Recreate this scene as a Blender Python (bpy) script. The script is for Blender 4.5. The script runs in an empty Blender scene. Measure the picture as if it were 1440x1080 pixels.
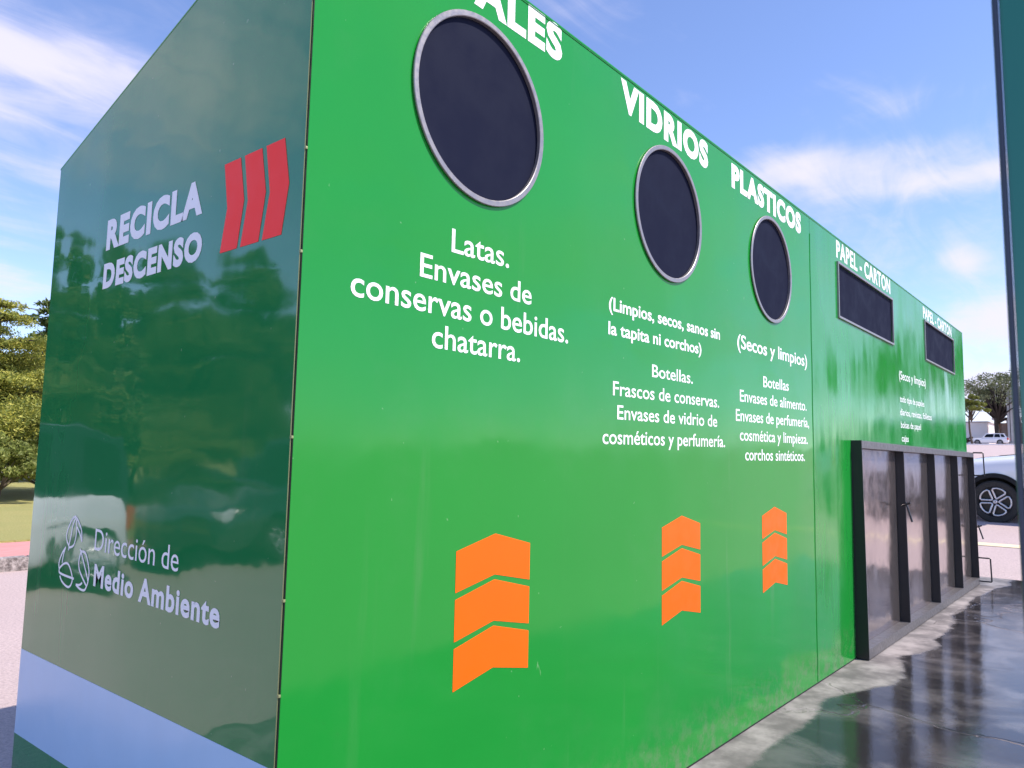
import bpy, bmesh, math, random
import numpy as np
from mathutils import Vector, Matrix, Quaternion
R = math.radians
random.seed(4)
scene = bpy.context.scene
C = scene.collection

# ------------------------------------------------------------------ camera
cam = bpy.data.cameras.new('camera'); camo = bpy.data.objects.new('camera', cam); C.objects.link(camo)
camo.location = (-0.8686, -1.2993, 1.0896)
camo.rotation_euler = (R(95.6661), R(-1.1898), R(-50.0842))
cam.sensor_width = 36; cam.lens = 26.362
cam.clip_start = 0.05; cam.clip_end = 5000
cam.dof.use_dof = True; cam.dof.focus_distance = 3.0; cam.dof.aperture_fstop = 14
scene.camera = camo

# ------------------------------------------------------------------ light
SUN = Vector((0.42, -1.0, 1.4)).normalized()
EL = math.asin(SUN.z); ROT = math.atan2(SUN.x, SUN.y)
scene.view_settings.view_transform = 'Standard'; scene.view_settings.look = 'None'
scene.view_settings.exposure = 0.55; scene.view_settings.gamma = 1.0
sl = bpy.data.lights.new('sun', 'SUN'); sl.energy = 4.3; sl.angle = R(0.5); sl.color = (1.0, 0.92, 0.82)
so = bpy.data.objects.new('sun', sl); C.objects.link(so); so.location = (20, -20, 30)
so.rotation_euler = (-SUN).to_track_quat('-Z', 'Y').to_euler()

world = bpy.data.worlds.new('World'); scene.world = world; world.use_nodes = True
nt = world.node_tree; nt.nodes.clear()
def N(t, **kw):
    n = nt.nodes.new(t)
    for k, v in kw.items(): setattr(n, k, v)
    return n
def mth(op, a, b=None, c=None, clamp=False):
    n = N('ShaderNodeMath', operation=op); n.use_clamp = clamp
    for i, v in enumerate((a, b, c)):
        if v is None: continue
        if isinstance(v, (int, float)): n.inputs[i].default_value = v
        else: nt.links.new(v, n.inputs[i])
    return n.outputs[0]
sky = N('ShaderNodeTexSky', sky_type='NISHITA', sun_disc=False, sun_elevation=EL, sun_rotation=ROT)
sky.air_density = 0.9; sky.dust_density = 0.15; sky.ozone_density = 3.0
tc = N('ShaderNodeTexCoord'); sep = N('ShaderNodeSeparateXYZ'); nt.links.new(tc.outputs['Generated'], sep.inputs[0])
dx, dy, dz = sep.outputs
zc = mth('ADD', mth('MAXIMUM', dz, 0.0), 0.12)
cmb = N('ShaderNodeCombineXYZ'); nt.links.new(mth('DIVIDE', dx, zc), cmb.inputs[0]); nt.links.new(mth('DIVIDE', dy, zc), cmb.inputs[1])
def cloud_noise(scale, sx, sy, rot, detail, dist, seed):
    mp = N('ShaderNodeMapping'); mp.inputs['Scale'].default_value = (sx, sy, 1); mp.inputs['Rotation'].default_value = (0, 0, rot); mp.inputs['Location'].default_value = (seed, seed * .7, 0)
    nt.links.new(cmb.outputs[0], mp.inputs[0])
    n = N('ShaderNodeTexNoise'); n.inputs['Scale'].default_value = scale; n.inputs['Detail'].default_value = detail; n.inputs['Roughness'].default_value = 0.58; n.inputs['Distortion'].default_value = dist
    nt.links.new(mp.outputs[0], n.inputs['Vector']); return n.outputs['Fac']
n1 = cloud_noise(1.3, 1.0, 0.6, R(20), 10, 0.7, 3.1)
n2 = cloud_noise(4.2, 0.5, 1.5, R(35), 8, 1.1, 7.7)
fb = mth('ADD', mth('MULTIPLY', n1, 0.60), mth('MULTIPLY', n2, 0.40))
def blob(az, el, wa, we, amp):
    """soft patch of cloudier sky round one direction (degrees)"""
    cx, cy, cz = math.cos(R(el)) * math.cos(R(az)), math.cos(R(el)) * math.sin(R(az)), math.sin(R(el))
    tx, ty = -math.sin(R(az)), math.cos(R(az))
    u = mth('ADD', mth('MULTIPLY', dx, tx), mth('MULTIPLY', dy, ty))
    w = mth('SUBTRACT', dz, cz)
    f = mth('ADD', mth('MULTIPLY', dx, math.cos(R(az))), mth('MULTIPLY', dy, math.sin(R(az))))
    r2 = mth('ADD', mth('POWER', mth('DIVIDE', mth('ABSOLUTE', u), math.sin(R(wa))), 2.0), mth('POWER', mth('DIVIDE', mth('ABSOLUTE', w), math.sin(R(we))), 2.0))
    g = mth('MULTIPLY', mth('EXPONENT', mth('MULTIPLY', r2, -1.0)), amp)
    return mth('MULTIPLY', g, mth('GREATER_THAN', f, 0.0))
cov = None
for b in [(73, 24.5, 9, 1.6, .28), (79, 23, 9, 5, .14), (78, 21, 14, 1.2, .10), (70, 17.5, 9, .9, .20), (70, 14, 7, 2, .10), (75, 10.5, 5, 1.2, .16), (17, 20.8, 8, 1.4, .27), (8, 18.8, 9, 1.1, .22), (12, 24, 9, 1.0, .10),
          (8.5, 13.5, 1.6, 1.0, .24), (5, 9.5, 5, 1.6, .32), (4, 5.0, 11, 2.5, .30), (22, 26, 8, 1.2, .10), (112, 27, 15, 8, .36), (-20, 14, 30, 6, .20), (-55, 30, 25, 12, .12)]:
    g = blob(*b); cov = g if cov is None else mth('ADD', cov, g)
mr = N('ShaderNodeMapRange', interpolation_type='SMOOTHSTEP'); nt.links.new(mth('ADD', fb, cov), mr.inputs[0])
mr.inputs[1].default_value = 0.50; mr.inputs[2].default_value = 0.88; mr.inputs[3].default_value = 0; mr.inputs[4].default_value = 0.92
gm = N('ShaderNodeMix', data_type='RGBA', blend_type='MULTIPLY'); gm.inputs[0].default_value = 1.0
nt.links.new(sky.outputs[0], gm.inputs[6]); gm.inputs[7].default_value = (1.24, 1.16, 1.32, 1)
mix = N('ShaderNodeMix', data_type='RGBA'); nt.links.new(mr.outputs[0], mix.inputs[0]); nt.links.new(gm.outputs[2], mix.inputs[6]); mix.inputs[7].default_value = (4.7, 4.5, 5.6, 1)
bg = N('ShaderNodeBackground'); bg.inputs[1].default_value = 0.14; nt.links.new(mix.outputs[2], bg.inputs[0])
wo = N('ShaderNodeOutputWorld'); nt.links.new(bg.outputs[0], wo.inputs[0])

# ------------------------------------------------------------------ material helpers
class Mat:
    def __init__(s, name, base=(.5, .5, .5), rough=.5, metal=0.0, ior=1.5, coat=0.0):
        s.m = bpy.data.materials.new(name); s.m.use_nodes = True; s.t = s.m.node_tree
        s.b = s.t.nodes['Principled BSDF']
        s.b.inputs['Base Color'].default_value = (*base, 1); s.b.inputs['Roughness'].default_value = rough
        s.b.inputs['Metallic'].default_value = metal; s.b.inputs['IOR'].default_value = ior; s.b.inputs['Coat Weight'].default_value = coat
        s.tc = s.t.nodes.new('ShaderNodeTexCoord')
    def n(s, t, **kw):
        x = s.t.nodes.new(t)
        for k, v in kw.items(): setattr(x, k, v)
        return x
    def l(s, a, b): s.t.links.new(a, b)
    def noise(s, scale, detail=4, rough=.55, sc=(1, 1, 1), dist=0.0, loc=(0, 0, 0)):
        mp = s.n('ShaderNodeMapping'); mp.inputs['Scale'].default_value = sc; mp.inputs['Location'].default_value = loc; s.l(s.tc.outputs['Object'], mp.inputs[0])
        x = s.n('ShaderNodeTexNoise'); x.inputs['Scale'].default_value = scale; x.inputs['Detail'].default_value = detail; x.inputs['Roughness'].default_value = rough; x.inputs['Distortion'].default_value = dist
        s.l(mp.outputs[0], x.inputs['Vector']); return x.outputs['Fac']
    def ramp(s, fac, a, b, lo=0.0, hi=1.0):
        m = s.n('ShaderNodeMapRange', interpolation_type='SMOOTHSTEP'); s.l(fac, m.inputs[0])
        m.inputs[1].default_value = a; m.inputs[2].default_value = b; m.inputs[3].default_value = lo; m.inputs[4].default_value = hi; return m.outputs[0]
    def math(s, op, a, b):
        m = s.n('ShaderNodeMath', operation=op)
        for i, v in enumerate((a, b)):
            if isinstance(v, (int, float)): m.inputs[i].default_value = v
            else: s.l(v, m.inputs[i])
        return m.outputs[0]
    def mix(s, fac, a, b):
        m = s.n('ShaderNodeMix', data_type='RGBA')
        if isinstance(fac, (int, float)): m.inputs[0].default_value = fac
        else: s.l(fac, m.inputs[0])
        for i, v in ((6, a), (7, b)):
            if isinstance(v, tuple): m.inputs[i].default_value = (*v, 1)
            else: s.l(v, m.inputs[i])
        return m.outputs[2]
    def base(s, c): s.l(c, s.b.inputs['Base Color'])
    def rough(s, r): s.l(r, s.b.inputs['Roughness'])
    def bump(s, h, strength=.3, dist=.01):
        b = s.n('ShaderNodeBump'); b.inputs['Strength'].default_value = strength; b.inputs['Distance'].default_value = dist
        prev = getattr(s, 'lastb', None)
        s.l(h, b.inputs['Height'])
        if prev: s.l(prev, b.inputs['Normal'])
        s.lastb = b.outputs[0]; s.l(b.outputs[0], s.b.inputs['Normal'])
    def island(s):
        g = s.n('ShaderNodeNewGeometry'); return g.outputs['Random Per Island']

def plain(name, base, rough=.5, metal=0.0, var=.12, scale=8, **k):
    m = Mat(name, base, rough, metal, **k)
    f = m.noise(scale, 5)
    m.base(m.mix(f, tuple(c * (1 - var) for c in base), tuple(min(1, c * (1 + var)) for c in base)))
    m.rough(m.ramp(m.noise(scale * 2.3, 4), .3, .7, max(.02, rough * .8), min(1, rough * 1.2)))
    return m.m

def paint(name, base, dent=.6, big=.9, ior=1.52, r0=.05, r1=.17, streak=0):
    m = Mat(name, base, .1, ior=ior)
    f = m.noise(1.3, 5)
    spk = m.ramp(m.noise(55, 2, .4), .76, .79)
    col = m.mix(f, tuple(c * .9 for c in base), tuple(c * 1.1 for c in base))
    # faint run marks, dust film and splash dirt along the foot of the sheet
    runs = m.math('MULTIPLY', m.ramp(m.noise(9, 5, .6, (1, 1, .07)), .60, .78), m.ramp(m.noise(.8, 3), .42, .66))
    film = m.ramp(m.noise(2.2, 7, .68), .50, .80, 0, .22)
    sx = m.n('ShaderNodeSeparateXYZ'); m.l(m.tc.outputs['Object'], sx.inputs[0])
    foot = m.math('MULTIPLY', m.ramp(sx.outputs[2], .0, .26, 1, 0), m.ramp(m.noise(14, 6, .7), .42, .66))
    col = m.mix(film, col, tuple(.75 * c + .06 for c in base))
    col = m.mix(m.math('MULTIPLY', runs, .22), col, (.20, .26, .17))
    col = m.mix(m.math('MULTIPLY', foot, .5), col, (.17, .17, .13))
    scr = m.ramp(m.noise(34, 2, .5, (1, 1, .22), 1.2, (3, 1, 5)), .765, .79)
    col = m.mix(m.math('MULTIPLY', scr, m.ramp(m.noise(1.7, 2, .5, (1, 1, 1), 0, (9, 2, 1)), .55, .62)), col, (.16, .34, .14))
    m.base(m.mix(m.math('MULTIPLY', spk, .6), col, (base[0] + .18, base[1] + .15, base[2] + .15)))
    m.rough(m.ramp(m.noise(3.0, 5), .3, .75, r0, r1))
    m.bump(m.noise(1.1, 2, .4, (1, 1, .55)), dent, .05)
    m.bump(m.noise(6, 2, .5), .08 * big, .01)
    if streak: m.bump(m.noise(2.4, 2, .4, (1.6, 1, .25) if streak > 0 else (1, .6, 2.2)), abs(streak), .02)
    return m.m
M = {}
M['green'] = paint('green_paint', (.010, .240, .027), .55, ior=1.42)
M['green_wavy'] = paint('green_paint_wavy', (.010, .240, .030), .8, 1.0, 1.5, .10, .24, .30)
M['vinyl'] = paint('green_vinyl', (.016, .20, .062), .6, .9, 1.8, .03, .09, -.14)
M['blue'] = plain('blue_vinyl', (.40, .60, .84), .2, var=.05)
M['white'] = plain('white_vinyl', (.86, .86, .86), .3, var=.03, scale=20)
M['white_end'] = plain('white_vinyl_matt', (.82, .84, .88), .4, var=.03, scale=20)
M['orange'] = plain('orange_vinyl', (.95, .125, .002), .42, var=.06, scale=6, ior=1.3)
M['red'] = plain('red_vinyl', (.99, .06, .055), .4, var=.04, scale=6, ior=1.22)
M['steel'] = plain('galvanised_steel', (.30, .28, .28), .42, .6, var=.15, scale=30)
M['flap'] = plain('navy_rubber', (.0105, .013, .030), .75, var=.1, scale=3, ior=1.14)
M['black'] = plain('black_steel_paint', (.012, .012, .016), .35, var=.2, scale=14)
M['grey_steel'] = plain('grey_steel_paint', (.12, .113, .117), .4, .3, var=.25, scale=18)
M['dark'] = plain('dark_gap', (.006, .01, .008), .8)
M['lip'] = plain('raw_edge_metal', (.28, .30, .14), .4, .3)
m = Mat('aluminium_sheet', (.5, .48, .5), .2, .9)
m.base(m.mix(m.ramp(m.noise(3, 6, .65), .4, .75), (.54, .465, .45), (.43, .37, .365)))
m.rough(m.ramp(m.noise(14, 5, .6), .3, .8, .10, .19)); m.bump(m.noise(2.6, 2, .4), .25, .03); M['alu'] = m.m
M['panel'] = paint('teal_panel_paint', (.02, .17, .13), .6)
M['panel_edge'] = plain('panel_edge_paint', (.03, .045, .075), .45)

# ------------------------------------------------------------------ mesh helpers
def link(name, me, mat=None, parent=None, smooth=False):
    o = bpy.data.objects.new(name, me); C.objects.link(o)
    if mat is not None:
        for mm in (mat if isinstance(mat, list) else [mat]): me.materials.append(mm)
    if parent: o.parent = parent
    if smooth: me.polygons.foreach_set('use_smooth', [True] * len(me.polygons))
    return o
def from_bm(name, bm, mat=None, parent=None, smooth=False):
    me = bpy.data.meshes.new(name); bm.normal_update(); bm.to_mesh(me); bm.free(); return link(name, me, mat, parent, smooth)
def tag(o, label=None, cat=None, group=None, kind=None):
    if label: o['label'] = label
    if cat: o['category'] = cat
    if group: o['group'] = group
    if kind: o['kind'] = kind
    return o
def empty(name, loc=(0, 0, 0), rz=0):
    o = bpy.data.objects.new(name, None); C.objects.link(o); o.location = loc; o.rotation_euler = (0, 0, rz); o.empty_display_size = .2; return o
def copy_tree(o, parent=None):
    c = o.copy(); C.objects.link(c)
    if parent: c.parent = parent
    for ch in list(o.children): copy_tree(ch, c)
    return c
def add_box(bm, lo, hi, bev=0.0):
    r = bmesh.ops.create_cube(bm, size=1)
    vs = r['verts']; lo = Vector(lo); hi = Vector(hi)
    for v in vs: v.co = Vector(((v.co[i] + .5) * (hi[i] - lo[i]) + lo[i]) for i in range(3))
    if bev:
        es = list({e for v in vs for e in v.link_edges})
        bmesh.ops.bevel(bm, geom=es, offset=bev, segments=2, affect='EDGES', profile=.6)
def add_tube(bm, pts, r, seg=8, closed=False):
    pts = [Vector(p) for p in pts]; n = len(pts); rings = []
    rr = r if isinstance(r, (list, tuple)) else [r] * n
    up = None
    for i, p in enumerate(pts):
        a = pts[(i - 1) % n] if (closed or i > 0) else p; b = pts[(i + 1) % n] if (closed or i < n - 1) else p
        d = (b - a).normalized()
        if up is None:
            up = d.orthogonal().normalized()
        up = (up - d * up.dot(d)).normalized(); s = d.cross(up)
        rings.append([bm.verts.new(p + (up * math.cos(2 * math.pi * k / seg) + s * math.sin(2 * math.pi * k / seg)) * rr[i]) for k in range(seg)])
    for i in range(n if closed else n - 1):
        A, B = rings[i], rings[(i + 1) % n]
        for k in range(seg): bm.faces.new((A[k], A[(k + 1) % seg], B[(k + 1) % seg], B[k]))
    if not closed: bm.faces.new(rings[0][::-1]); bm.faces.new(rings[-1])
def add_prism(bm, poly, axis_fn, d0, d1):
    a = [bm.verts.new(axis_fn(u, v, d0)) for u, v in poly]; b = [bm.verts.new(axis_fn(u, v, d1)) for u, v in poly]
    bm.faces.new(a[::-1]); bm.faces.new(b)
    for i in range(len(poly)): j = (i + 1) % len(poly); bm.faces.new((a[i], a[j], b[j], b[i]))
def add_lathe(bm, prof, axis='y', seg=64, closed=True):
    rings = []
    for (r, h) in prof:
        ring = []
        for k in range(seg):
            a = 2 * math.pi * k / seg; c_, s_ = r * math.cos(a), r * math.sin(a)
            ring.append(bm.verts.new({'y': (c_, h, s_), 'z': (c_, s_, h), 'x': (h, c_, s_)}[axis]))
        rings.append(ring)
    n = len(rings)
    for i in range(n if closed else n - 1):
        A, B = rings[i], rings[(i + 1) % n]
        for k in range(seg): bm.faces.new((A[k], A[(k + 1) % seg], B[(k + 1) % seg], B[k]))
    bmesh.ops.recalc_face_normals(bm, faces=bm.faces[:])
def side_fn(u, v, d): return (u, -d, v)          # long wall: plane y = 0, d outwards
def end_fn(u, v, d): return (-d, u, v)           # end wall: plane x = 0, u is y

# ------------------------------------------------------------------ ground
def gz(x):
    if x < 6.5: return -.15
    if x < 13.2: return -.15 + (x - 6.5) * .41 / 6.7
    if x < 150: return .26 + (x - 13.2) * .0387
    return .26 + 136.8 * .0387
m = Mat('asphalt_sunbleached', (.4, .3, .3), .85)
f = m.noise(1.2, 6); g2 = m.noise(60, 3, .7); 
m.base(m.mix(m.ramp(g2, .35, .7), m.mix(f, (.47, .365, .35), (.60, .47, .45)), (.36, .28, .27)))
m.bump(g2, .5, .01); m.bump(m.noise(9, 4), .2, .02); M['asphalt'] = m.m
bm = bmesh.new()
xs = [-1500, -300, -60, -20, 0, 3, 6.5, 13.2, 30, 60, 100, 150, 400, 1500]; ys = [-1500, -300, -60, -20, 0, 7.5, 20, 60, 300, 1500]
vv = [[bm.verts.new((x, y, gz(x))) for y in ys] for x in xs]
for i in range(len(xs) - 1):
    for j in range(len(ys) - 1): bm.faces.new((vv[i][j], vv[i + 1][j], vv[i + 1][j + 1], vv[i][j + 1]))
tag(from_bm('road', bm, M['asphalt']), kind='structure')

# wet concrete pad under the container
m = Mat('wet_concrete', (.05, .05, .05), .1, ior=1.36)
sp = m.n('ShaderNodeSeparateXYZ'); m.l(m.tc.outputs['Object'], sp.inputs[0])
def vor(scale, loc):
    mp = m.n('ShaderNodeMapping'); mp.inputs['Location'].default_value = loc; mp.inputs['Scale'].default_value = (1, 1.4, 1); m.l(m.tc.outputs['Object'], mp.inputs[0])
    v = m.n('ShaderNodeTexVoronoi', feature='SMOOTH_F1'); v.inputs['Scale'].default_value = scale; v.inputs['Smoothness'].default_value = .15; m.l(mp.outputs[0], v.inputs['Vector']); return v.outputs['Distance']
lob = m.math('MULTIPLY', m.math('SUBTRACT', m.noise(1.1, 2, .4, (1, 0, 0)), .5), .14)
ydry = m.math('ADD', m.math('SUBTRACT', sp.outputs[1], m.math('MULTIPLY', vor(1.5, (.3, .2, 0)), .20)), m.math('ADD', lob, m.math('MULTIPLY', m.math('SUBTRACT', m.noise(7, 6, .7), .5), .09)))
dry = m.ramp(ydry, -.345, -.305)
stain = m.ramp(m.noise(2.2, 7, .66, (1, 1.3, 1), .6), .50, .62)
fine = m.noise(26, 6, .7)
drycol = m.mix(m.ramp(m.noise(5, 6, .6), .35, .7), (.13, .118, .115), (.32, .29, .28))
wetcol = m.mix(m.ramp(m.noise(3.1, 6, .6, dist=.5), .42, .72), (.026, .024, .027), (.11, .10, .103))
m.base(m.mix(dry, wetcol, drycol))
wr = m.math('ADD', m.ramp(fine, .45, .8, .05, .11), m.math('MULTIPLY', stain, .10))
rr = m.n('ShaderNodeMix', data_type='FLOAT'); m.l(dry, rr.inputs[0]); m.l(wr, rr.inputs[2]); rr.inputs[3].default_value = .62; m.rough(rr.outputs[0])
crk = m.n('ShaderNodeTexVoronoi', feature='DISTANCE_TO_EDGE'); crk.inputs['Scale'].default_value = .55
wv = m.n('ShaderNodeVectorMath', operation='ADD'); m.l(m.tc.outputs['Object'], wv.inputs[0])
nz = m.n('ShaderNodeTexNoise'); nz.inputs['Scale'].default_value = 4; nz.inputs['Detail'].default_value = 6; m.l(m.tc.outputs['Object'], nz.inputs['Vector'])
sc_ = m.n('ShaderNodeVectorMath', operation='SCALE'); sc_.inputs['Scale'].default_value = .22; m.l(nz.outputs['Color'], sc_.inputs[0]); m.l(sc_.outputs[0], wv.inputs[1]); m.l(wv.outputs[0], crk.inputs['Vector'])
crack = m.ramp(crk.outputs['Distance'], .002, .007)
m.bump(m.noise(2.0, 3), .05, .02); m.bump(fine, .05, .01); m.bump(crack, .7, .006); M['wet'] = m.m
bm = bmesh.new(); add_box(bm, (-2.5, -1.75, -.6), (8.12, 1.5, 0))
tag(from_bm('pavement', bm, M['wet']), kind='structure')
# dry pad strip that the container back stands on, painted line beyond
bm = bmesh.new(); M['line'] = plain('worn_road_paint', (.80, .66, .42), .7, var=.2, scale=6)
pts = [(10.55, 3.5), (10.55, -4.5), (10.8, -4.5), (10.8, 3.5)]
bm.faces.new([bm.verts.new((x, y, gz(x) + .006)) for x, y in pts][::-1])
bmesh.ops.recalc_face_normals(bm, faces=bm.faces[:]); tag(from_bm('painted_line', bm, M['line']), kind='structure')

# kerb, sidewalk, lawn on the left
m = Mat('rough_kerb_stone', (.3, .27, .25), .9); m.base(m.mix(m.ramp(m.noise(22, 6, .7), .35, .68), (.12, .10, .095), (.46, .40, .38))); m.bump(m.noise(30, 5), .9, .02); M['kerb'] = m.m
bm = bmesh.new(); x = -16.0
while x < 30:
    l = .9 + .12 * math.sin(x * 3); add_box(bm, (x, 7.5, -.3), (x + l - .02, 7.66, -.015), .012); x += l
tag(from_bm('kerb', bm, M['kerb']), kind='structure')
bm = bmesh.new(); add_box(bm, (-40, 7.665, -.3), (40, 9.0, -.02)); M['walk'] = plain('pink_paving', (.58, .26, .24), .85, var=.12, scale=2.2)
tag(from_bm('sidewalk', bm, M['walk']), kind='structure')
m = Mat('mown_grass', (.2, .2, .05), .95); m.base(m.mix(m.noise(.9, 6), m.mix(m.ramp(m.noise(30, 4), .3, .7), (.42, .36, .11), (.58, .48, .20)), (.32, .33, .09))); m.bump(m.noise(40, 4), 1, .05); M['grass'] = m.m
bm = bmesh.new(); add_box(bm, (-60, 9.005, -.3), (60, 90, .0)); tag(from_bm('lawn', bm, M['grass']), kind='structure')

# ------------------------------------------------------------------ recycling container
H, HB, L, W = 2.4, 2.006, 7.53, 1.395
box = tag(empty('recycling_container'), 'long green sloped-roof recycling container with round and slot openings', 'recycling container')
SEAM = 3.105
def wall_with_holes(name, x0, x1, z0, z1, circles, rects, mat, thick):
    cu = bpy.data.curves.new(name, 'CURVE'); cu.dimensions = '2D'; cu.fill_mode = 'BOTH'; cu.extrude = thick / 2
    def spl(pts):
        s = cu.splines.new('POLY'); s.points.add(len(pts) - 1); s.use_cyclic_u = True
        for p, q in zip(s.points, pts): p.co = (q[0], q[1], 0, 1)
    spl([(x0, z0), (x1, z0), (x1, z1), (x0, z1)])
    for (cx, cz, r) in circles: spl([(cx + r * math.cos(2 * math.pi * k / 96), cz + r * math.sin(2 * math.pi * k / 96)) for k in range(96)])
    for (a, b, c_, d) in rects: spl([(a, c_), (b, c_), (b, d), (a, d)])
    tmp = bpy.data.objects.new('tmp', cu); C.objects.link(tmp)
    me = bpy.data.meshes.new_from_object(tmp.evaluated_get(bpy.context.evaluated_depsgraph_get()))
    bpy.data.objects.remove(tmp); bpy.data.curves.remove(cu)
    me.name = name
    for v in me.vertices: v.co = (v.co.x, thick / 2 - v.co.z, v.co.y)
    me.materials.clear()
    return link(name, me, mat, box)
CIR = [(.535, 2.006, .242), (1.562, 1.998, .240), (2.556, 1.998, .240)]
REC = [(3.575, 4.795, 1.942, 2.248), (5.825, 7.015, 1.955, 2.26)]
wall_with_holes('side_wall', .0027, SEAM - .0015, .006, H, CIR, [], M['green'], .004)
wall_with_holes('side_wall', SEAM + .0015, L, .006, H, [], REC, M['green_wavy'], .004)
bm = bmesh.new()
poly = [(.0047, .006), (W, .006), (W, HB), (.0047, H - .003)]
add_prism(bm, poly, end_fn, -.004, 0); bmesh.ops.recalc_face_normals(bm, faces=bm.faces[:]); from_bm('end_wall', bm, M['vinyl'], box)
bm = bmesh.new(); poly = [(.008, .006), (W, .006), (W, HB), (.008, H - .003)]
add_prism(bm, poly, end_fn, -L, -L + .004); bmesh.ops.recalc_face_normals(bm, faces=bm.faces[:]); from_bm('end_wall', bm, M['green'], box)
bm = bmesh.new(); add_box(bm, (.006, W - .004, .006), (L - .006, W, HB - .006)); from_bm('back_wall', bm, M['green'], box)
bm = bmesh.new(); sl_ = (HB - H) / W
def roof_pt(x, y, d): return (x, y, H + sl_ * y + d)
a = [bm.verts.new(roof_pt(x, y, .001)) for x, y in ((0, -.0008), (L + .004, -.0008), (L + .004, W + .004), (0, W + .004))]
b = [bm.verts.new(roof_pt(x, y, .006)) for x, y in ((0, -.0008), (L + .004, -.0008), (L + .004, W + .004), (0, W + .004))]
bm.faces.new(a[::-1]); bm.faces.new(b)
for i in range(4): j = (i + 1) % 4; bm.faces.new((a[i], a[j], b[j], b[i]))
from_bm('roof', bm, M['green'], box)
# corner: dark joint with a raw metal lip, few tack welds
bm = bmesh.new(); add_box(bm, (.001, .001, .006), (.0025, .0045, H - .006)); from_bm('corner_joint', bm, M['dark'], box)
bm = bmesh.new(); add_tube(bm, [(-.0006, .0050, .006 + i * .12) for i in range(20)], .0012, 5)
for z in (.48, .62, .80, 1.12, 1.5, 1.72, 2.05): add_box(bm, (-.0022, -.0002, z), (.003, .0065, z + .006), .0012)
from_bm('corner_weld', bm, M['lip'], box)
bm = bmesh.new(); add_box(bm, (.006, -.0012, .001), (L, .004, .006)); from_bm('bottom_joint', bm, M['dark'], box)
bm = bmesh.new(); add_tube(bm, [(i * .35 + .01, -.0006, H - .003 + .0012 * math.sin(i * 2.1)) for i in range(22)], .002, 6); from_bm('roof_edge', bm, M['green_wavy'], box)
bm = bmesh.new(); add_tube(bm, [(SEAM + .002 * math.sin(i * 1.7), -.0004, .01 + i * .1) for i in range(24)], .0028, 5); from_bm('seam_strip', bm, M['green_wavy'], box)

# round openings: flat steel ring standing proud + dark rubber flap
for i, (cx, cz, r) in enumerate(CIR):
    bm = bmesh.new(); add_lathe(bm, [(r - .004, .0035), (r - .004, -.007), (r - .002, -.0085), (r + .0105, -.0085), (r + .012, -.007), (r + .012, -.003)], 'y', 128)
    rim = from_bm('opening_rim', bm, M['steel'], box, True); rim.location = (cx, 0, cz)
    rim.data.set_sharp_from_angle(angle=R(35))
    bm = bmesh.new(); bmesh.ops.create_circle(bm, cap_ends=True, segments=96, radius=r + .02)
    for v in bm.verts: v.co = (v.co.x, .005 + .0008 * math.sin(v.co.x * 7 + i), v.co.y)
    fl = from_bm('rubber_flap', bm, M['flap'], rim)
# slot openings
for i, (a_, b_, c_, d_) in enumerate(REC):
    cx, cz, hw, hh = (a_ + b_) / 2, (c_ + d_) / 2, (b_ - a_) / 2, (d_ - c_) / 2
    bm = bmesh.new(); t = .012
    add_box(bm, (-hw - t, -.010, -hh - t), (hw + t, .005, -hh)); add_box(bm, (-hw - t, -.010, hh), (hw + t, .005, hh + t))
    add_box(bm, (-hw - t, -.0095, -hh), (-hw, .005, hh)); add_box(bm, (hw, -.0095, -hh), (hw + t, .005, hh))
    fr = from_bm('slot_frame', bm, M['steel'], box); fr.location = (cx, 0, cz)
    bm = bmesh.new(); add_box(bm, (-hw - .01, .0055, -hh - .01), (hw + .01, .009, hh + .01)); from_bm('rubber_flap', bm, M['flap'], fr)

# lettering ------------------------------------------------------------
def glyph_mesh(text, off):
    cu = bpy.data.curves.new('t', 'FONT'); cu.body = text; cu.offset = off; cu.fill_mode = 'FRONT'; cu.resolution_u = 4
    if off > .02: cu.space_character = 1.05 + off * 1.6
    tmp = bpy.data.objects.new('tmp', cu); C.objects.link(tmp)
    me = bpy.data.meshes.new_from_object(tmp.evaluated_get(bpy.context.evaluated_depsgraph_get()))
    bpy.data.objects.remove(tmp); bpy.data.curves.remove(cu)
    co = np.array([v.co[:2] for v in me.vertices]); fs = [tuple(p.vertices) for p in me.polygons]
    bpy.data.meshes.remove(me); return co, fs
CAP = {}
def cap(off):
    if off not in CAP:
        co, _ = glyph_mesh('H', off); CAP[off] = (co[:, 1].min(), co[:, 1].max())
    return CAP[off]
def lettering(name, lines, fn, mat, d, label=None):
    if len(lines) > 1: return [lettering(name, [l], fn, mat, d) for l in lines]
    """lines: (text, u0, v0, u1, v1, cap height, boldness) laid on one wall plane"""
    V, F = [], []
    for (text, u0, v0, u1, v1, ch, off) in lines:
        co, fs = glyph_mesh(text, off); lo, hi = cap(off); x0, x1 = co[:, 0].min(), co[:, 0].max()
        k = len(V)
        for x, y in co:
            t = (x - x0) / (x1 - x0); V.append(fn(u0 + (u1 - u0) * t, v0 + (v1 - v0) * t + (y - lo) / (hi - lo) * ch, d))
        F += [tuple(i + k for i in f_) for f_ in fs]
    me = bpy.data.meshes.new(name); me.from_pydata(V, [], F); me.update()
    bm = bmesh.new(); bm.from_mesh(me); bmesh.ops.triangulate(bm, faces=bm.faces[:])
    tgt = Vector(fn(0, 0, 1)) - Vector(fn(0, 0, 0)); bm.normal_update()
    flip = [f_ for f_ in bm.faces if f_.normal.dot(tgt) < 0]
    if flip: bmesh.ops.reverse_faces(bm, faces=flip)
    bm.to_mesh(me); bm.free()
    o = link(name, me, mat, box)
    if label: o['label'] = label
    return o
B, S_ = .056, .008
D = .0007
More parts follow.
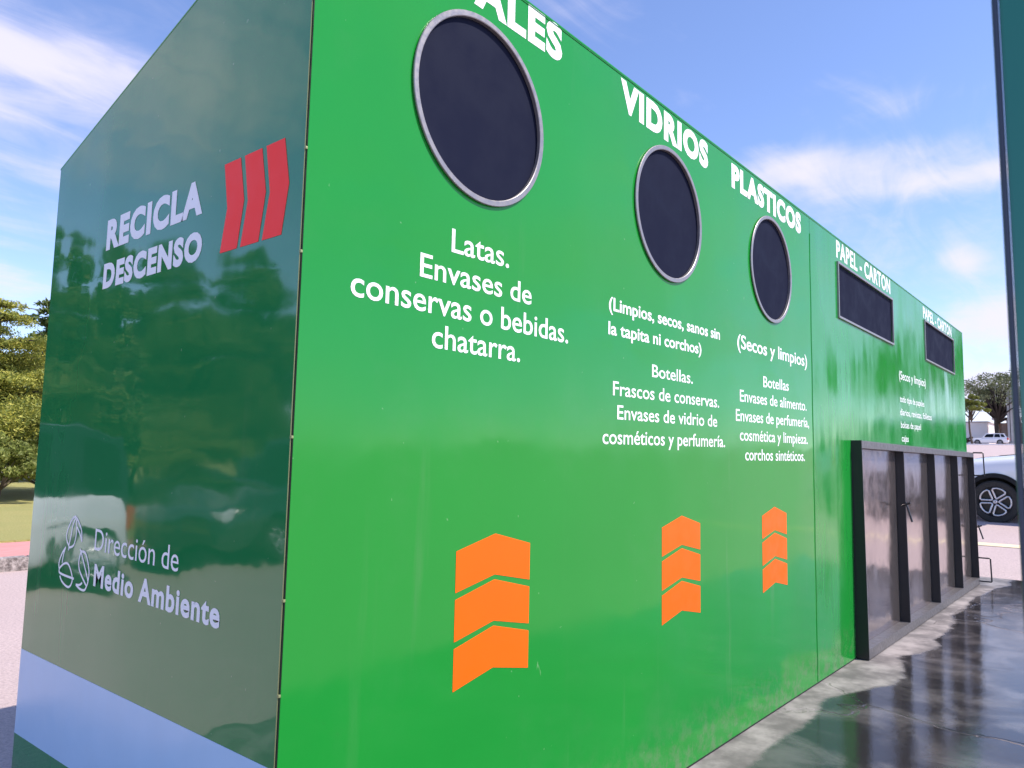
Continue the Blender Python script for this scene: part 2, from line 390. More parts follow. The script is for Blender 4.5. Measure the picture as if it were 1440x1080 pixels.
lettering('heading_lettering', [('METALES', .165, 2.284, .882, 2.288, .112, .048)], side_fn, M['white'], D, 'heading METALES')
lettering('heading_lettering', [('VIDRIOS', 1.219, 2.275, 1.888, 2.272, .112, B)], side_fn, M['white'], D, 'heading VIDRIOS')
lettering('heading_lettering', [('PLASTICOS', 2.117, 2.270, 2.974, 2.271, .108, B)], side_fn, M['white'], D, 'heading PLASTICOS')
lettering('heading_lettering', [('PAPEL - CARTON', 3.561, 2.283, 4.772, 2.286, .104, .03)], side_fn, M['white'], D, 'nearer heading PAPEL - CARTON')
lettering('heading_lettering', [('PAPEL - CARTON', 5.798, 2.285, 6.968, 2.286, .093, .03)], side_fn, M['white'], D, 'farther heading PAPEL - CARTON')
lettering('instruction_lettering', [('Latas.', .432, 1.600, .654, 1.605, .060, S_), ('Envases de', .328, 1.517, .755, 1.520, .058, S_),
    ('conservas o bebidas.', .127, 1.434, .933, 1.434, .060, S_), ('chatarra.', .374, 1.352, .709, 1.353, .058, S_)], side_fn, M['white'], D)
lettering('instruction_lettering', [('(Limpios, secos, sanos sin', 1.156, 1.574, 1.989, 1.588, .044, .019), ('la tapita ni corchos)', 1.154, 1.494, 1.82, 1.508, .043, .019),
    ('Botellas.', 1.436, 1.383, 1.746, 1.386, .044, S_), ('Frascos de conservas.', 1.184, 1.299, 1.977, 1.310, .046, S_),
    ('Envases de vidrio de', 1.211, 1.223, 1.958, 1.232, .046, S_), ('cosméticos y perfumería.', 1.125, 1.141, 2.031, 1.153, .047, S_)], side_fn, M['white'], D)
lettering('instruction_lettering', [('(Secos y limpios)', 2.161, 1.578, 3.029, 1.588, .060, .014), ('Botellas', 2.443, 1.434, 2.762, 1.442, .050, S_),
    ('Envases de alimento.', 2.183, 1.351, 3.009, 1.361, .050, S_), ('Envases de perfumería,', 2.14, 1.266, 3.042, 1.278, .050, S_),
    ('cosmética y limpieza.', 2.179, 1.185, 3.019, 1.193, .050, S_), ('corchos sintéticos.', 2.233, 1.102, 2.972, 1.107, .050, S_)], side_fn, M['white'], D)
lettering('instruction_lettering', [('(Secos y limpios)', 4.951, 1.708, 5.809, 1.725, .062, .010), ('todo tipo de papeles', 4.956, 1.546, 5.729, 1.560, .046, S_),
    ('diarios, revistas, folletos', 4.953, 1.452, 5.985, 1.468, .047, S_), ('bolsas de papel', 4.962, 1.362, 5.587, 1.372, .047, S_), ('cajas', 4.975, 1.266, 5.178, 1.268, .047, S_)], side_fn, M['white'], D)
lettering('slogan_lettering', [('RECICLA', .980, 1.664, .424, 1.666, .090, B), ('DESCENSO', .984, 1.551, .415, 1.550, .074, B)], end_fn, M['white_end'], D)
lettering('department_lettering', [('Dirección de', .906, .818, .431, .811, .057, 0.0), ('Medio Ambiente', .896, .723, .235, .712, .059, .032)], end_fn, M['white_end'], D)
# chevrons
def plate(name, poly, fn, mat, d0, d1):
    bm = bmesh.new(); add_prism(bm, poly, fn, d0, d1); bmesh.ops.recalc_face_normals(bm, faces=bm.faces[:]); return from_bm(name, bm, mat, box)
for cx, w2 in ((.6235, .1445), (1.6555, .1475), (2.558, .1475)):
    for k in range(3):
        z = .860 - k * .1165
        plate('orange_chevron', [(cx - w2, z), (cx, z + .0345), (cx + w2, z), (cx + w2, z - .098), (cx, z - .0695), (cx - w2, z - .100)], side_fn, M['orange'], .0003, .0009)
for k in range(3):
    y = -k * .0885
    plate('red_chevron', [(.329 + y, 1.765), (.258 + y, 1.765), (.234 + y, 1.660), (.254 + y, 1.551), (.328 + y, 1.551), (.306 + y, 1.655)], end_fn, M['red'], .0003, .0009)
plate('blue_band', [(1.394, .472), (.010, .484), (.010, .255), (1.394, .222)], end_fn, M['blue'], .0002, .0006)
# leaf emblem
def smooth_line(pts, n=6):
    P = [Vector((p[0], p[1])) for p in pts]; out = []
    for i in range(len(P) - 1):
        a, b, c_, d = P[max(i - 1, 0)], P[i], P[i + 1], P[min(i + 2, len(P) - 1)]
        for k in range(n):
            t = k / n; out.append(.5 * (2 * b + (c_ - a) * t + (2 * a - 5 * b + 4 * c_ - d) * t * t + (3 * b - a - 3 * c_ + d) * t ** 3))
    return out + [P[-1]]
LEAF = [[(1.046, .899), (1.068, .892), (1.091, .869), (1.105, .843), (1.099, .825), (1.083, .812), (1.084, .800)], [(1.085, .807), (1.050, .817), (1.037, .844), (1.037, .869), (1.042, .898)],
    [(1.083, .814), (1.072, .843), (1.064, .873), (1.046, .896)], [(1.042, .896), (1.020, .881), (1.001, .862), (.992, .832)], [(.992, .832), (1.011, .853), (1.034, .870)],
    [(1.104, .807), (1.129, .786), (1.145, .760), (1.141, .742), (1.128, .730), (1.029, .726)], [(1.104, .807), (1.116, .787), (1.122, .761)],
    [(1.141, .742), (1.113, .758), (1.083, .763), (1.060, .751), (1.040, .727), (1.045, .709), (1.063, .699), (1.091, .702), (1.117, .711), (1.132, .723)],
    [(1.001, .812), (.992, .806), (.966, .805), (.946, .788), (.929, .758), (.930, .733), (.940, .714), (.953, .704), (.982, .704), (1.012, .712)], [(1.012, .712), (.987, .714), (.969, .722)],
    [(.992, .806), (1.002, .780), (.997, .758), (.976, .740), (.940, .717)], [(.991, .804), (.966, .774), (.939, .742), (.933, .732)]]
bm = bmesh.new()
for q, l in enumerate(LEAF):
    P = smooth_line(l); w = .0032; prev = None
    for i, p in enumerate(P):
        t = (P[min(i + 1, len(P) - 1)] - P[max(i - 1, 0)]).normalized(); n_ = Vector((-t.y, t.x)) * w
        cur = (bm.verts.new(end_fn(p.x + n_.x, p.y + n_.y, .0007 + q * .00004)), bm.verts.new(end_fn(p.x - n_.x, p.y - n_.y, .0007 + q * .00004)))
        if prev: bm.faces.new((prev[0], cur[0], cur[1], prev[1]))
        prev = cur
bm.normal_update()
fl = [f_ for f_ in bm.faces if f_.normal.x > 0]
if fl: bmesh.ops.reverse_faces(bm, faces=fl)
from_bm('leaf_emblem', bm, M['white_end'], box)['label'] = 'white outline emblem of three leaves'

# black hatch with aluminium panels on the far half of the long wall
HX0, HX1, HD, HT = 3.76, 7.50, .070, 1.236
def lean(bm):
    for v in bm.verts:
        if v.co.y < 0: v.co.y *= 1 - .18 * v.co.z / HT
    return bm
bm = bmesh.new()
add_box(bm, (HX0, -HD, .004), (HX0 + .007, -.0005, HT), .001)
hatch = from_bm('hatch_frame', lean(bm), M['black'], box)
def sub(name, bm, mat, smooth=False): lean(bm); return from_bm(name, bm, mat, hatch, smooth)
bm = bmesh.new(); add_box(bm, (HX1 - .007, -HD, .004), (HX1, -.0005, HT), .001); sub('fin', bm, M['black'])
bm = bmesh.new(); add_box(bm, (HX0 + .0075, -HD - .001, HT - .045), (HX1 - .0075, -.0008, HT - .001), .001); sub('rail', bm, M['grey_steel']); bm = bmesh.new(); add_box(bm, (HX0 + .0085, -HD - .0012, .006), (HX1 - .0085, -.0012, .062), .001); sub('rail', bm, M['grey_steel'])
FX = [4.75, 5.73, 6.67]
edges = [HX0 + .008] + FX + [HX1 - .008]
for k in range(4):
    bm = bmesh.new(); add_box(bm, (edges[k] + .006, -.010, .063), (edges[k + 1] - .006, -.004, HT - .046)); sub('metal_panel', bm, M['alu'])
for fx in FX:
    bm = bmesh.new(); add_box(bm, (fx - .004, -HD + .001, .063), (fx + .004, -.0105, HT - .046), .001); sub('fin', bm, M['black'])
    bm = bmesh.new(); add_box(bm, (fx + .0005, -HD - .0015, .064), (fx + .006, -HD + .0008, HT - .047)); sub('fin_edge', bm, M['grey_steel'])
for xx in (HX0, HX1 - .006):
    bm = bmesh.new(); add_box(bm, (xx + .0005, -HD - .0015, .004), (xx + .006, -HD - .0001, HT)); sub('fin_edge', bm, M['grey_steel'])
for z0, z1 in ((1.02, 1.235), (.035, .25)):
    bm = bmesh.new(); x_ = HX1 - .012
    add_tube(bm, [(x_, -HD, z1), (x_, -HD - .095, z1), (x_, -HD - .1, z1 - .005), (x_, -HD - .1, z0 + .005), (x_, -HD - .095, z0), (x_, -HD, z0)], .007, 6); sub('handle', bm, M['black'])
for x_, z in ((4.705, .80), (HX1 - .01, .50)):
    bm = bmesh.new(); add_tube(bm, [(x_, -HD + .01, z + .03), (x_, -HD - .045, z + .05)], .007, 6); add_tube(bm, [(x_, -HD - .012, z + .055), (x_ + .004, -HD - .05, z - .075)], .007, 6); sub('latch', bm, M['black'])

# ------------------------------------------------------------------ green steel panel close to the camera
pr = tag(empty('steel_panel', (-.32, -1.2465, 0)), 'dark teal green steel panel close up at the right edge of the picture', 'metal panel')
bm = bmesh.new(); add_box(bm, (.0, -.27, .03), (.008, -.004, 2.25), .002); from_bm('sheet', bm, M['panel'], pr)
bm = bmesh.new(); add_box(bm, (-.001, -.0035, .0), (.011, 0, 2.27), .002); add_box(bm, (-.001, -.275, .0), (.011, -.2705, 2.27), .002); from_bm('edge_strip', bm, M['panel_edge'], pr)
bm = bmesh.new(); add_box(bm, (-.15, -.10, 0), (.18, -.05, .028), .003); add_box(bm, (-.15, -.25, 0), (.18, -.20, .028), .003); from_bm('foot', bm, M['panel_edge'], pr)
pr.rotation_euler = (R(-.35), 0, R(4))

# ------------------------------------------------------------------ cars
M['car_white'] = Mat('white_car_paint', (.78, .78, .80), .12, coat=1.0).m
M['car_dark'] = Mat('dark_car_paint', (.02, .035, .035), .12, coat=1.0).m
M['glass'] = plain('tinted_glass', (.012, .016, .018), .04, var=.1)
M['tyre'] = plain('tyre_rubber', (.02, .02, .019), .75, var=.2, scale=20)
M['alloy'] = plain('alloy', (.62, .62, .64), .3, .7, var=.06)
M['dark_alloy'] = plain('dark_alloy', (.03, .03, .033), .4, .3)
M['plastic'] = plain('black_plastic', (.022, .022, .024), .6)
M['taillight'] = plain('red_lens', (.55, .01, .012), .1); M['headlight'] = plain('clear_lens', (.7, .72, .75), .08)
def interp(x, pts):
    for (a, va), (b, vb) in zip(pts, pts[1:]):
        if x <= b: 
            t = (x - a) / (b - a); return va + (vb - va) * t
    return pts[-1][1]
def make_wheel(R_, wd):
    """tyre, rim and five petal spokes, outer face towards -y"""
    bm = bmesh.new(); r = R_ * .69
    add_lathe(bm, [(r, -wd * .42), (r * 1.05, -wd * .5), (R_ * .93, -wd * .5), (R_ * .985, -wd * .42), (R_, -wd * .25), (R_, wd * .25), (R_ * .985, wd * .42), (R_ * .93, wd * .5), (r, wd * .5)], 'y', 48)
    ty = bm
    b2 = bmesh.new(); add_lathe(b2, [(r * .999, -wd * .42), (r * .96, -wd * .44), (r * .94, -wd * .36), (r * .93, -wd * .1), (.02, -wd * .08), (.02, wd * .3), (r * .98, wd * .3)], 'y', 48)
    b3 = bmesh.new()
    for k in range(5):
        a0 = k * 2 * math.pi / 5 + .3
        pts = []
        for rr_, da in ((.20, .0), (.30, .30), (.55, .43), (.80, .50), (.90, .42), (.93, .2), (.93, 0), (.93, -.2), (.90, -.42), (.80, -.50), (.55, -.43), (.30, -.30)):
            rad = rr_ * r; an = a0 + da * (1.0 if rr_ > .5 else .95)
            pts.append((rad * math.cos(an), -wd * .40 + .02 * (1 - rr_), rad * math.sin(an)))
        add_tube(b3, pts, r * .07, 6, True)
    add_lathe(b3, [(r * .12, -wd * .44), (r * .03, -wd * .46), (r * .03, -wd * .3), (r * .17, -wd * .3)], 'y', 24)
    return ty, b2, b3
def build_car(name, label, cat, prof, width, Lc, Hc_, cowl, roof0, roof1, tail, wheelR, axles, paintm, group=None, estate=True, cladding=False, roofm=None):
    """x=0 nose, x=Lc tail, y=0 centre line, z=0 ground; nearest side is -y"""
    root = tag(empty(name), label, cat, group)
    zb = wheelR * .62; hw = width / 2
    st = sorted(set([0, .02, .06, .12, .2, .28, .36, .45, .55, .65, .75, .84, .92, .97, 1.0]))
    bm = bmesh.new(); rings = []
    for s in st:
        x = s * Lc; zt = interp(x, prof)
        wf = interp(s, [(0, .74), (.02, .84), (.06, .92), (.12, .97), (.25, 1), (.8, 1), (.92, .97), (.98, .90), (1, .82)])
        w = hw * wf; z0 = zb + (.10 if s in (0, 1.0) else .02 if s in (.02, .97) else 0); hh = zt - z0
        half = [(w * .86, z0), (w * .97, z0 + .04), (w * .99, z0 + hh * .35), (w, z0 + hh * .62), (w * .985, z0 + hh * .80), (w * .93, zt - .035), (w * .80, zt), (w * .4, zt + .012)]
        ring = [bm.verts.new((x, -y, z)) for y, z in half] + [bm.verts.new((x, y, z)) for y, z in half[::-1]]
        rings.append(ring)
    n = len(rings[0])
    for A, B_ in zip(rings, rings[1:]):
        for k in range(n): bm.faces.new((A[k], A[(k + 1) % n], B_[(k + 1) % n], B_[k]))
    bm.faces.new(rings[0]); bm.faces.new(rings[-1][::-1]); bmesh.ops.recalc_face_normals(bm, faces=bm.faces[:])
    body = from_bm('body', bm, [paintm, M['plastic']], root, True); npoly = 0
    cm = bmesh.new()
    for ax in axles:
        for sg in (-1, 1):
            r = bmesh.ops.create_cone(cm, cap_ends=True, segments=40, radius1=wheelR * 1.17, radius2=wheelR * 1.17, depth=.62)
            for v in r['verts']: v.co = Vector((v.co.x + ax, v.co.z + sg * hw, v.co.y + wheelR * 1.0))
    bmesh.ops.recalc_face_normals(cm, faces=cm.faces[:]); cut = from_bm('cut', cm, M['plastic'])
    s1 = body.modifiers.new('s', 'SUBSURF'); s1.levels = 2; s1.render_levels = 2
    b1 = body.modifiers.new('b', 'BOOLEAN'); b1.object = cut; b1.operation = 'DIFFERENCE'; b1.solver = 'EXACT'; b1.material_mode = 'TRANSFER'
    me = bpy.data.meshes.new_from_object(body.evaluated_get(bpy.context.evaluated_depsgraph_get()))
    body.modifiers.clear(); old = body.data; body.data = me; bpy.data.meshes.remove(old); bpy.data.objects.remove(cut)
    for p in body.data.polygons:      # faces on the arch cylinders are the dark wheel wells
        for ax in axles:
            if abs(math.hypot(p.center.x - ax, p.center.z - wheelR) - wheelR * 1.17) < .012 and abs(p.normal.y) < .3 and abs(abs(p.center.y) - hw) < .40: p.material_index = 1
            if math.hypot(p.center.x - ax, p.center.z - wheelR) < wheelR * 1.17 and abs(p.normal.y) > .9 and abs(p.center.y) < hw - .2: p.material_index = 1
    body.data.set_sharp_from_angle(angle=R(40))
    # cabin
    z0 = interp(cowl, prof) - .05; z1 = Hc_
    def cab(u, v, sgn):   # u along the car 0..1, v height 0..1
        xa = cowl + (roof0 - cowl) * v; xb = tail + (roof1 - tail) * v
        y = hw * (.90 - .17 * v ** 1.3); return Vector((xa + (xb - xa) * u, sgn * y, z0 + (z1 - z0) * v + .03 * math.sin(math.pi * u) * v))
    bm = bmesh.new(); US = [0, .1, .3, .5, .7, .9, 1]; VS = [0, .5, .9, 1]
    rows = []
    for u in US:
        l_ = [cab(u, v, -1) for v in VS]; l_.append(cab(u, 1, -1) * 1 + Vector((0, hw * .15, .03))); 
        rr_ = [Vector((p.x, -p.y, p.z)) for p in l_[::-1]]
        rows.append([bm.verts.new(p) for p in l_ + rr_])
    n = len(rows[0])
    for A, B_ in zip(rows, rows[1:]):
        for k in range(n - 1): bm.faces.new((A[k], A[k + 1], B_[k + 1], B_[k]))
    bm.faces.new(rows[0]); bm.faces.new(rows[-1][::-1]); bmesh.ops.recalc_face_normals(bm, faces=bm.faces[:])
    cb = from_bm('cabin', bm, roofm or paintm, root, True); cb.data.set_sharp_from_angle(angle=R(30))
    def window(us, vs, sgn):
        b_ = bmesh.new(); g = [[cab(u, v, sgn) + Vector((0, sgn * .006, 0)) for v in np.linspace(vs[0], vs[1], 4)] for u in us]
        vv_ = [[b_.verts.new(p) for p in r_] for r_ in g]
        for i in range(len(us) - 1):
            for j in range(3): b_.faces.new((vv_[i][j], vv_[i + 1][j], vv_[i + 1][j + 1], vv_[i][j + 1]))
        bmesh.ops.solidify(b_, geom=b_.faces[:], thickness=.004); bmesh.ops.recalc_face_normals(b_, faces=b_.faces[:]); from_bm('window', b_, M['glass'], root)
    for sg in (-1, 1):
        window([.07, .2, .34, .45], (.2, .88), sg); window([.49, .6, .74], (.2, .88), sg); window([.78, .86, .93], (.24, .86), sg)
    for u, off, nm in ((0, -.008, 'windscreen'), (1, .008, 'rear_window')):
        b_ = bmesh.new(); a_ = [(.16, .86), (.9, .80)]
        q = []
        for v, k in ((.14, .88), (.9, .84)):
            p = cab(u, v, -1); q.append([b_.verts.new((p.x + off, t * abs(p.y) * k, p.z)) for t in (-1, -.5, 0, .5, 1)])
        for i in range(4): b_.faces.new((q[0][i], q[0][i + 1], q[1][i + 1], q[1][i]))
        bmesh.ops.solidify(b_, geom=b_.faces[:], thickness=.004); bmesh.ops.recalc_face_normals(b_, faces=b_.faces[:]); from_bm(nm, b_, M['glass'], root)
    # wheels
    ty, b2, b3 = make_wheel(wheelR, .215)
    first = None
    for ax in axles:
        for sg in (-1, 1):
            if first is None:
                t_ = from_bm('wheel', ty, M['tyre'], root, True); t_.data.set_sharp_from_angle(angle=R(35))
                r_ = from_bm('rim', b2, M['dark_alloy'], t_, True); r_.data.set_sharp_from_angle(angle=R(35)); from_bm('spokes', b3, M['alloy'], t_, True); first = t_
            else: t_ = copy_tree(first, root)
            t_.location = (ax, sg * (hw - .11), wheelR); t_.rotation_euler = (0, .35 * ax, 0 if sg < 0 else math.pi)
    if cladding:
        for ax in axles:
            for sg in (-1, 1):
                b_ = bmesh.new(); P0, P1 = [], []
                for k in range(33):
                    a = math.pi * (k / 32) * 1.12 - .06 * math.pi
                    for rad, lst, yy in ((wheelR * 1.14, P0, .012), (wheelR * 1.34, P1, .004)):
                        lst.append(b_.verts.new((ax + rad * math.cos(a), sg * (hw + yy), wheelR + rad * math.sin(a))))
                for k in range(32): b_.faces.new((P0[k], P0[k + 1], P1[k + 1], P1[k]))
                bmesh.ops.solidify(b_, geom=b_.faces[:], thickness=.03 * sg); bmesh.ops.recalc_face_normals(b_, faces=b_.faces[:]); from_bm('arch_trim', b_, M['plastic'], root)
        b_ = bmesh.new(); add_box(b_, (axles[0] + wheelR * 1.34, -hw - .008, zb - .02), (axles[1] - wheelR * 1.34, -hw * .9, zb + .16), .01); add_box(b_, (axles[0] + wheelR * 1.34, hw * .9, zb - .02), (axles[1] - wheelR * 1.34, hw + .008, zb + .16), .01); from_bm('sill_trim', b_, M['plastic'], root)
    # lights, bumpers, mirrors, door lines
    for sg in (-1, 1):
        zt = interp(.06 * Lc, prof)
        b_ = bmesh.new(); add_box(b_, (.016 * Lc, sg * hw * .70 - .13, zt - .19), (.06 * Lc, sg * hw * .70 + .13, zt - .07), .03); from_bm('headlight', b_, M['headlight'], root)
        zt = interp(.97 * Lc, prof)
        b_ = bmesh.new(); add_box(b_, (.955 * Lc, sg * hw * .86 - .10, zt - .30), (.998 * Lc, sg * hw * .86 + .08, zt - .04), .03); from_bm('taillight', b_, M['taillight'], root)
        b_ = bmesh.new(); p = cab(.08, .22, sg); add_box(b_, (p.x - .05, p.y + (.02 if sg > 0 else -.20), p.z - .02), (p.x + .07, p.y + (.20 if sg > 0 else -.02), p.z + .13), .035); from_bm('side_mirror', b_, paintm, root)
        for dx_ in (.46, .74):
            p = cab(dx_, 0, sg); zt = z0
            b_ = bmesh.new(); add_box(b_, (p.x - .13, sg * hw * .985 - .012, z0 - .17), (p.x + .02, sg * hw * .985 + .022, z0 - .135), .008); from_bm('door_handle', b_, paintm, root)
    b_ = bmesh.new(); add_box(b_, (-.02, -hw * .62, zb + .06), (.05, hw * .62, zb + .24), .03); from_bm('grille', b_, M['plastic'], root)
    b_ = bmesh.new(); add_box(b_, (Lc - .04, -hw * .7, zb + .02), (Lc + .02, hw * .7, zb + .16), .02); from_bm('bumper', b_, M['plastic'], root)
    return root

# white SUV just beyond the pad, seen between container and panel (front wheel at 13.17, .5)
suv = build_car('parked_car', 'white SUV with black wheel arch and five spoke wheel just beyond the wet pavement', 'car',
    [(0, .62), (.15, .86), (.5, .98), (1.2, 1.06), (2.5, 1.06), (4.0, 1.10), (4.28, 1.02)], 1.80, 4.30, 1.62, 1.12, 1.95, 3.75, 4.2, .335, (.86, 3.48), M['car_white'], cladding=True)
suv.location = (13.07 + .9, .5 + .86, gz(13.9) - .012)
suv.rotation_euler = (0, 0, R(-90))
suv.rotation_mode = 'QUATERNION'
suv.rotation_quaternion = Quaternion((0, 1, 0), -math.atan(.045)) @ Quaternion((0, 0, 1), R(-90))
# far white sedan / estate
sed = build_car('parked_car', 'small white old estate car parked far off under the spreading tree', 'car',
    [(0, .62), (.1, .78), (1.1, .86), (2.5, .88), (4.1, .90), (4.2, .9)], 1.66, 4.2, 1.40, 1.2, 1.75, 3.7, 4.1, .30, (.78, 3.25), M['car_white'])
sed.location = (113, 15.75, gz(113)); sed.rotation_euler = (0, 0, R(-90))
# cars on the street side, seen mirrored in the glossy end wall
hat = build_car('parked_car', 'white hatchback with black roof parked by the kerb, mirrored in the glossy container end', 'car',
    [(0, .52), (.15, .70), (.7, .80), (2.0, .84), (3.1, .86), (3.34, .78)], 1.58, 3.34, 1.42, .62, 1.2, 3.1, 3.3, .28, (.60, 2.75), M['car_white'], roofm=M['glass'])
hat.location = (.86, 6.62, -.15); hat.rotation_euler = (0, 0, R(180))
dk = build_car('parked_car', 'dark green hatchback parked behind the white hatchback, mirrored in the container end', 'car',
    [(0, .55), (.15, .74), (.9, .86), (2.2, .90), (3.5, .92), (3.8, .80)], 1.66, 3.8, 1.45, .85, 1.5, 3.4, 3.75, .30, (.72, 3.1), M['car_dark'])
dk.location = (-3.15, 6.7, -.15); dk.rotation_euler = (0, 0, R(180))

# ------------------------------------------------------------------ vegetation
rng = np.random.default_rng(7)
def leaf_mat(name, c0, c1, c2, trans=.25):
    m = Mat(name, c1, .6); isl = m.island()
    col = m.mix(m.ramp(isl, .0, .55), c0, c1); col = m.mix(m.ramp(isl, .6, 1.0), col, c2)
    col = m.mix(m.ramp(m.noise(.9, 3), .35, .65, 0, .6), col, c0)
    m.base(col); m.b.inputs['Subsurface Weight'].default_value = 0
    tr = m.n('ShaderNodeBsdfTranslucent'); m.l(col, tr.inputs[0]); ms = m.n('ShaderNodeMixShader'); ms.inputs[0].default_value = trans
    out = [x for x in m.t.nodes if x.type == 'OUTPUT_MATERIAL'][0]
    m.l(m.b.outputs[0], ms.inputs[1]); m.l(tr.outputs[0], ms.inputs[2]); m.l(ms.outputs[0], out.inputs[0]); return m.m
M['gold'] = leaf_mat('golden_cedar', (.12, .16, .03), (.42, .42, .065), (.70, .61, .12), .32)
M['cedar'] = leaf_mat('cedar_green', (.05, .09, .02), (.12, .17, .035), (.26, .27, .06), .25)
M['bush'] = leaf_mat('bush_leaves', (.13, .16, .03), (.26, .30, .06), (.42, .42, .12), .3)
M['acacia'] = leaf_mat('acacia_leaves', (.10, .12, .05), (.17, .19, .09), (.28, .28, .15), .3)
M['lime'] = leaf_mat('lime_leaves', (.16, .19, .03), (.26, .28, .05), (.34, .33, .09), .35)
M['bark'] = plain('bark', (.10, .075, .055), .9, var=.35, scale=12)
M['bark_dark'] = plain('dark_bark', (.05, .04, .034), .9, var=.35, scale=12)
def leaf_cards(name, cen, size, elong, updown, mat, parent):
    n = len(cen); 
    nrm = rng.normal(size=(n, 3)); nrm[:, 2] = np.abs(nrm[:, 2]) * updown + .05; nrm /= np.linalg.norm(nrm, axis=1)[:, None]
    a = np.cross(nrm, rng.normal(size=(n, 3))); a /= np.linalg.norm(a, axis=1)[:, None]; b = np.cross(nrm, a)
    s = (size * rng.uniform(.6, 1.4, n))[:, None]
    A, B_ = a * s, b * s * elong
    V = np.stack([cen - A, cen - B_ * .9 + A * .1, cen + A, cen + B_ * .9 + A * .1], 1).reshape(-1, 3)
    F = np.arange(4 * n).reshape(n, 4)
    me = bpy.data.meshes.new(name); me.from_pydata(V.tolist(), [], F.tolist()); me.update(); return link(name, me, mat, parent)
def cedar(name, label, h, spread, base_h, mat, tiers, dens, size, group):
    root = tag(empty(name), label, 'tree', group); bm = bmesh.new()
    add_tube(bm, [(.1 * math.sin(z * 1.3), .1 * math.cos(z), z) for z in np.linspace(0, h * .93, 8)], list(np.linspace(h * .035, .03, 8)), 9)
    cen = []
    for i in range(tiers):
        f = i / (tiers - 1); z = base_h + (h - base_h) * f ** .95; ln = spread * (1 - f ** 1.6) * rng.uniform(.75, 1.1) + .25
        for k in range(int(5 - 2 * f) + 1):
            an = rng.uniform(0, 6.283); l_ = ln * rng.uniform(.7, 1.05); dz_ = rng.uniform(-.05, .12) * l_
            tip = np.array([math.cos(an) * l_, math.sin(an) * l_, z + dz_])
            add_tube(bm, [(0, 0, z - .1), (tip[0] * .5, tip[1] * .5, z + dz_ * .8), tuple(tip)], [.05 * h / 6, .03 * h / 6, .008], 5)
            nc = max(3, int(l_ * 4))
            for c_ in range(nc):
                t = (c_ + .6) / nc; t = .18 + .85 * t
                ctr = np.array([tip[0] * t, tip[1] * t, z + dz_ * t + .05]); wr = (.22 + .30 * l_ * (1 - abs(t - .6))) * rng.uniform(.7, 1.2)
                ctr[:2] += rng.normal(size=2) * wr * .4
                m_ = int(dens * wr * wr * 60) + 6
                rad = np.sqrt(rng.uniform(0, 1, m_)) * wr; aa = rng.uniform(0, 6.283, m_)
                drop = -(rad / wr) ** 2 * wr * .38 + rng.normal(size=m_) * wr * .10
                cen.append(ctr + np.stack([rad * np.cos(aa), rad * np.sin(aa), drop], 1))
    from_bm('trunk', bm, M['bark_dark'], root, True)
    leaf_cards('crown', np.concatenate(cen), size, .38, 1.2, mat, root); return root
def broad(name, label, h, cr, cz, mat, n, size, nclump, trunk_r, group=None, flat=.8, hollow=.55, cat='tree', bark='bark', crook=.15):
    root = tag(empty(name), label, cat, group); bm = bmesh.new(); cen = []
    tz = cz - cr * flat * .5
    add_tube(bm, [(crook * math.sin(z * .9), crook * math.sin(z * .6), z) for z in np.linspace(0, tz, 6)], list(np.linspace(trunk_r, trunk_r * .7, 6)), 8)
    for k in range(nclump):
        d = rng.normal(size=3); d /= np.linalg.norm(d); d[2] = abs(d[2]) * 1.3 - .35; rr_ = cr * rng.uniform(hollow, 1.0)
        ctr = np.array([d[0] * rr_, d[1] * rr_, cz + d[2] * rr_ * flat]); wr = cr * rng.uniform(.16, .34)
        add_tube(bm, [(0, 0, tz * rng.uniform(.75, .98)), (ctr[0] * .5, ctr[1] * .5, tz + (ctr[2] - tz) * .6), tuple(ctr)], [trunk_r * .5, trunk_r * .25, .01], 5)
        m_ = int(n / nclump); q = rng.normal(size=(m_, 3)); q /= np.linalg.norm(q, axis=1)[:, None]; q *= (rng.uniform(0, 1, m_) ** .4)[:, None] * wr
        q[:, 2] *= .55; cen.append(ctr + q)
    from_bm('trunk' if cat == 'tree' else 'stems', bm, M[bark], root, True)
    leaf_cards('crown' if cat == 'tree' else 'foliage', np.concatenate(cen), size, .5, .8, mat, root); return root

g1 = 'trees along the lawn'
t = cedar('cedar_tree', 'golden yellow cedar with layered drooping branches left of the container', 4.55, 2.9, 1.35, M['gold'], 11, 24.0, .04, g1); t.location = (4.9, 19.6, 0)
t = cedar('cedar_tree', 'taller dark green cedar showing its top behind the golden cedar', 6.1, 2.6, 1.2, M['cedar'], 16, 5.0, .10, g1); t.location = (8.6, 27.5, 0)
ced = t
for x, y, s, rz, lab in [(-5.4, 17.5, .98, 1.1, 'dark green cedar on the lawn behind the white hatchback, nearest the kerb'), (-8.6, 19.5, 1.12, 2.3, 'tall dark green cedar on the lawn, second one behind the parked hatchbacks'),
                         (-12.5, 21.5, 1.25, 4.0, 'tallest dark green cedar on the lawn, farthest along the street'), (-2.6, 24.5, 1.0, 5.2, 'dark green cedar at the back of the lawn, standing alone left of the container')]:
    c_ = copy_tree(ced); c_.location = (x, y, 0); c_.scale = (s, s, s); c_.rotation_euler = (0, 0, rz); c_['label'] = lab
op = broad('shade_tree', 'leafy street tree nearest the white SUV, mirrored in the green wall', 6.5, 2.6, 4.2, M['cedar'], 9000, .10, 34, .2, 'street trees beyond the white SUV', .9, .3); op.location = (39, -8, gz(39) - .05)
for x, y, s, lab in ((46, -9, 1.15, 'leafy street tree, second from the white SUV'), (54, -8, 1.3, 'leafy street tree, farthest from the white SUV')):
    q = copy_tree(op); q.location = (x, y, gz(x) - .05); q.scale = (s, s, s); q.rotation_euler = (0, 0, x); q['label'] = lab
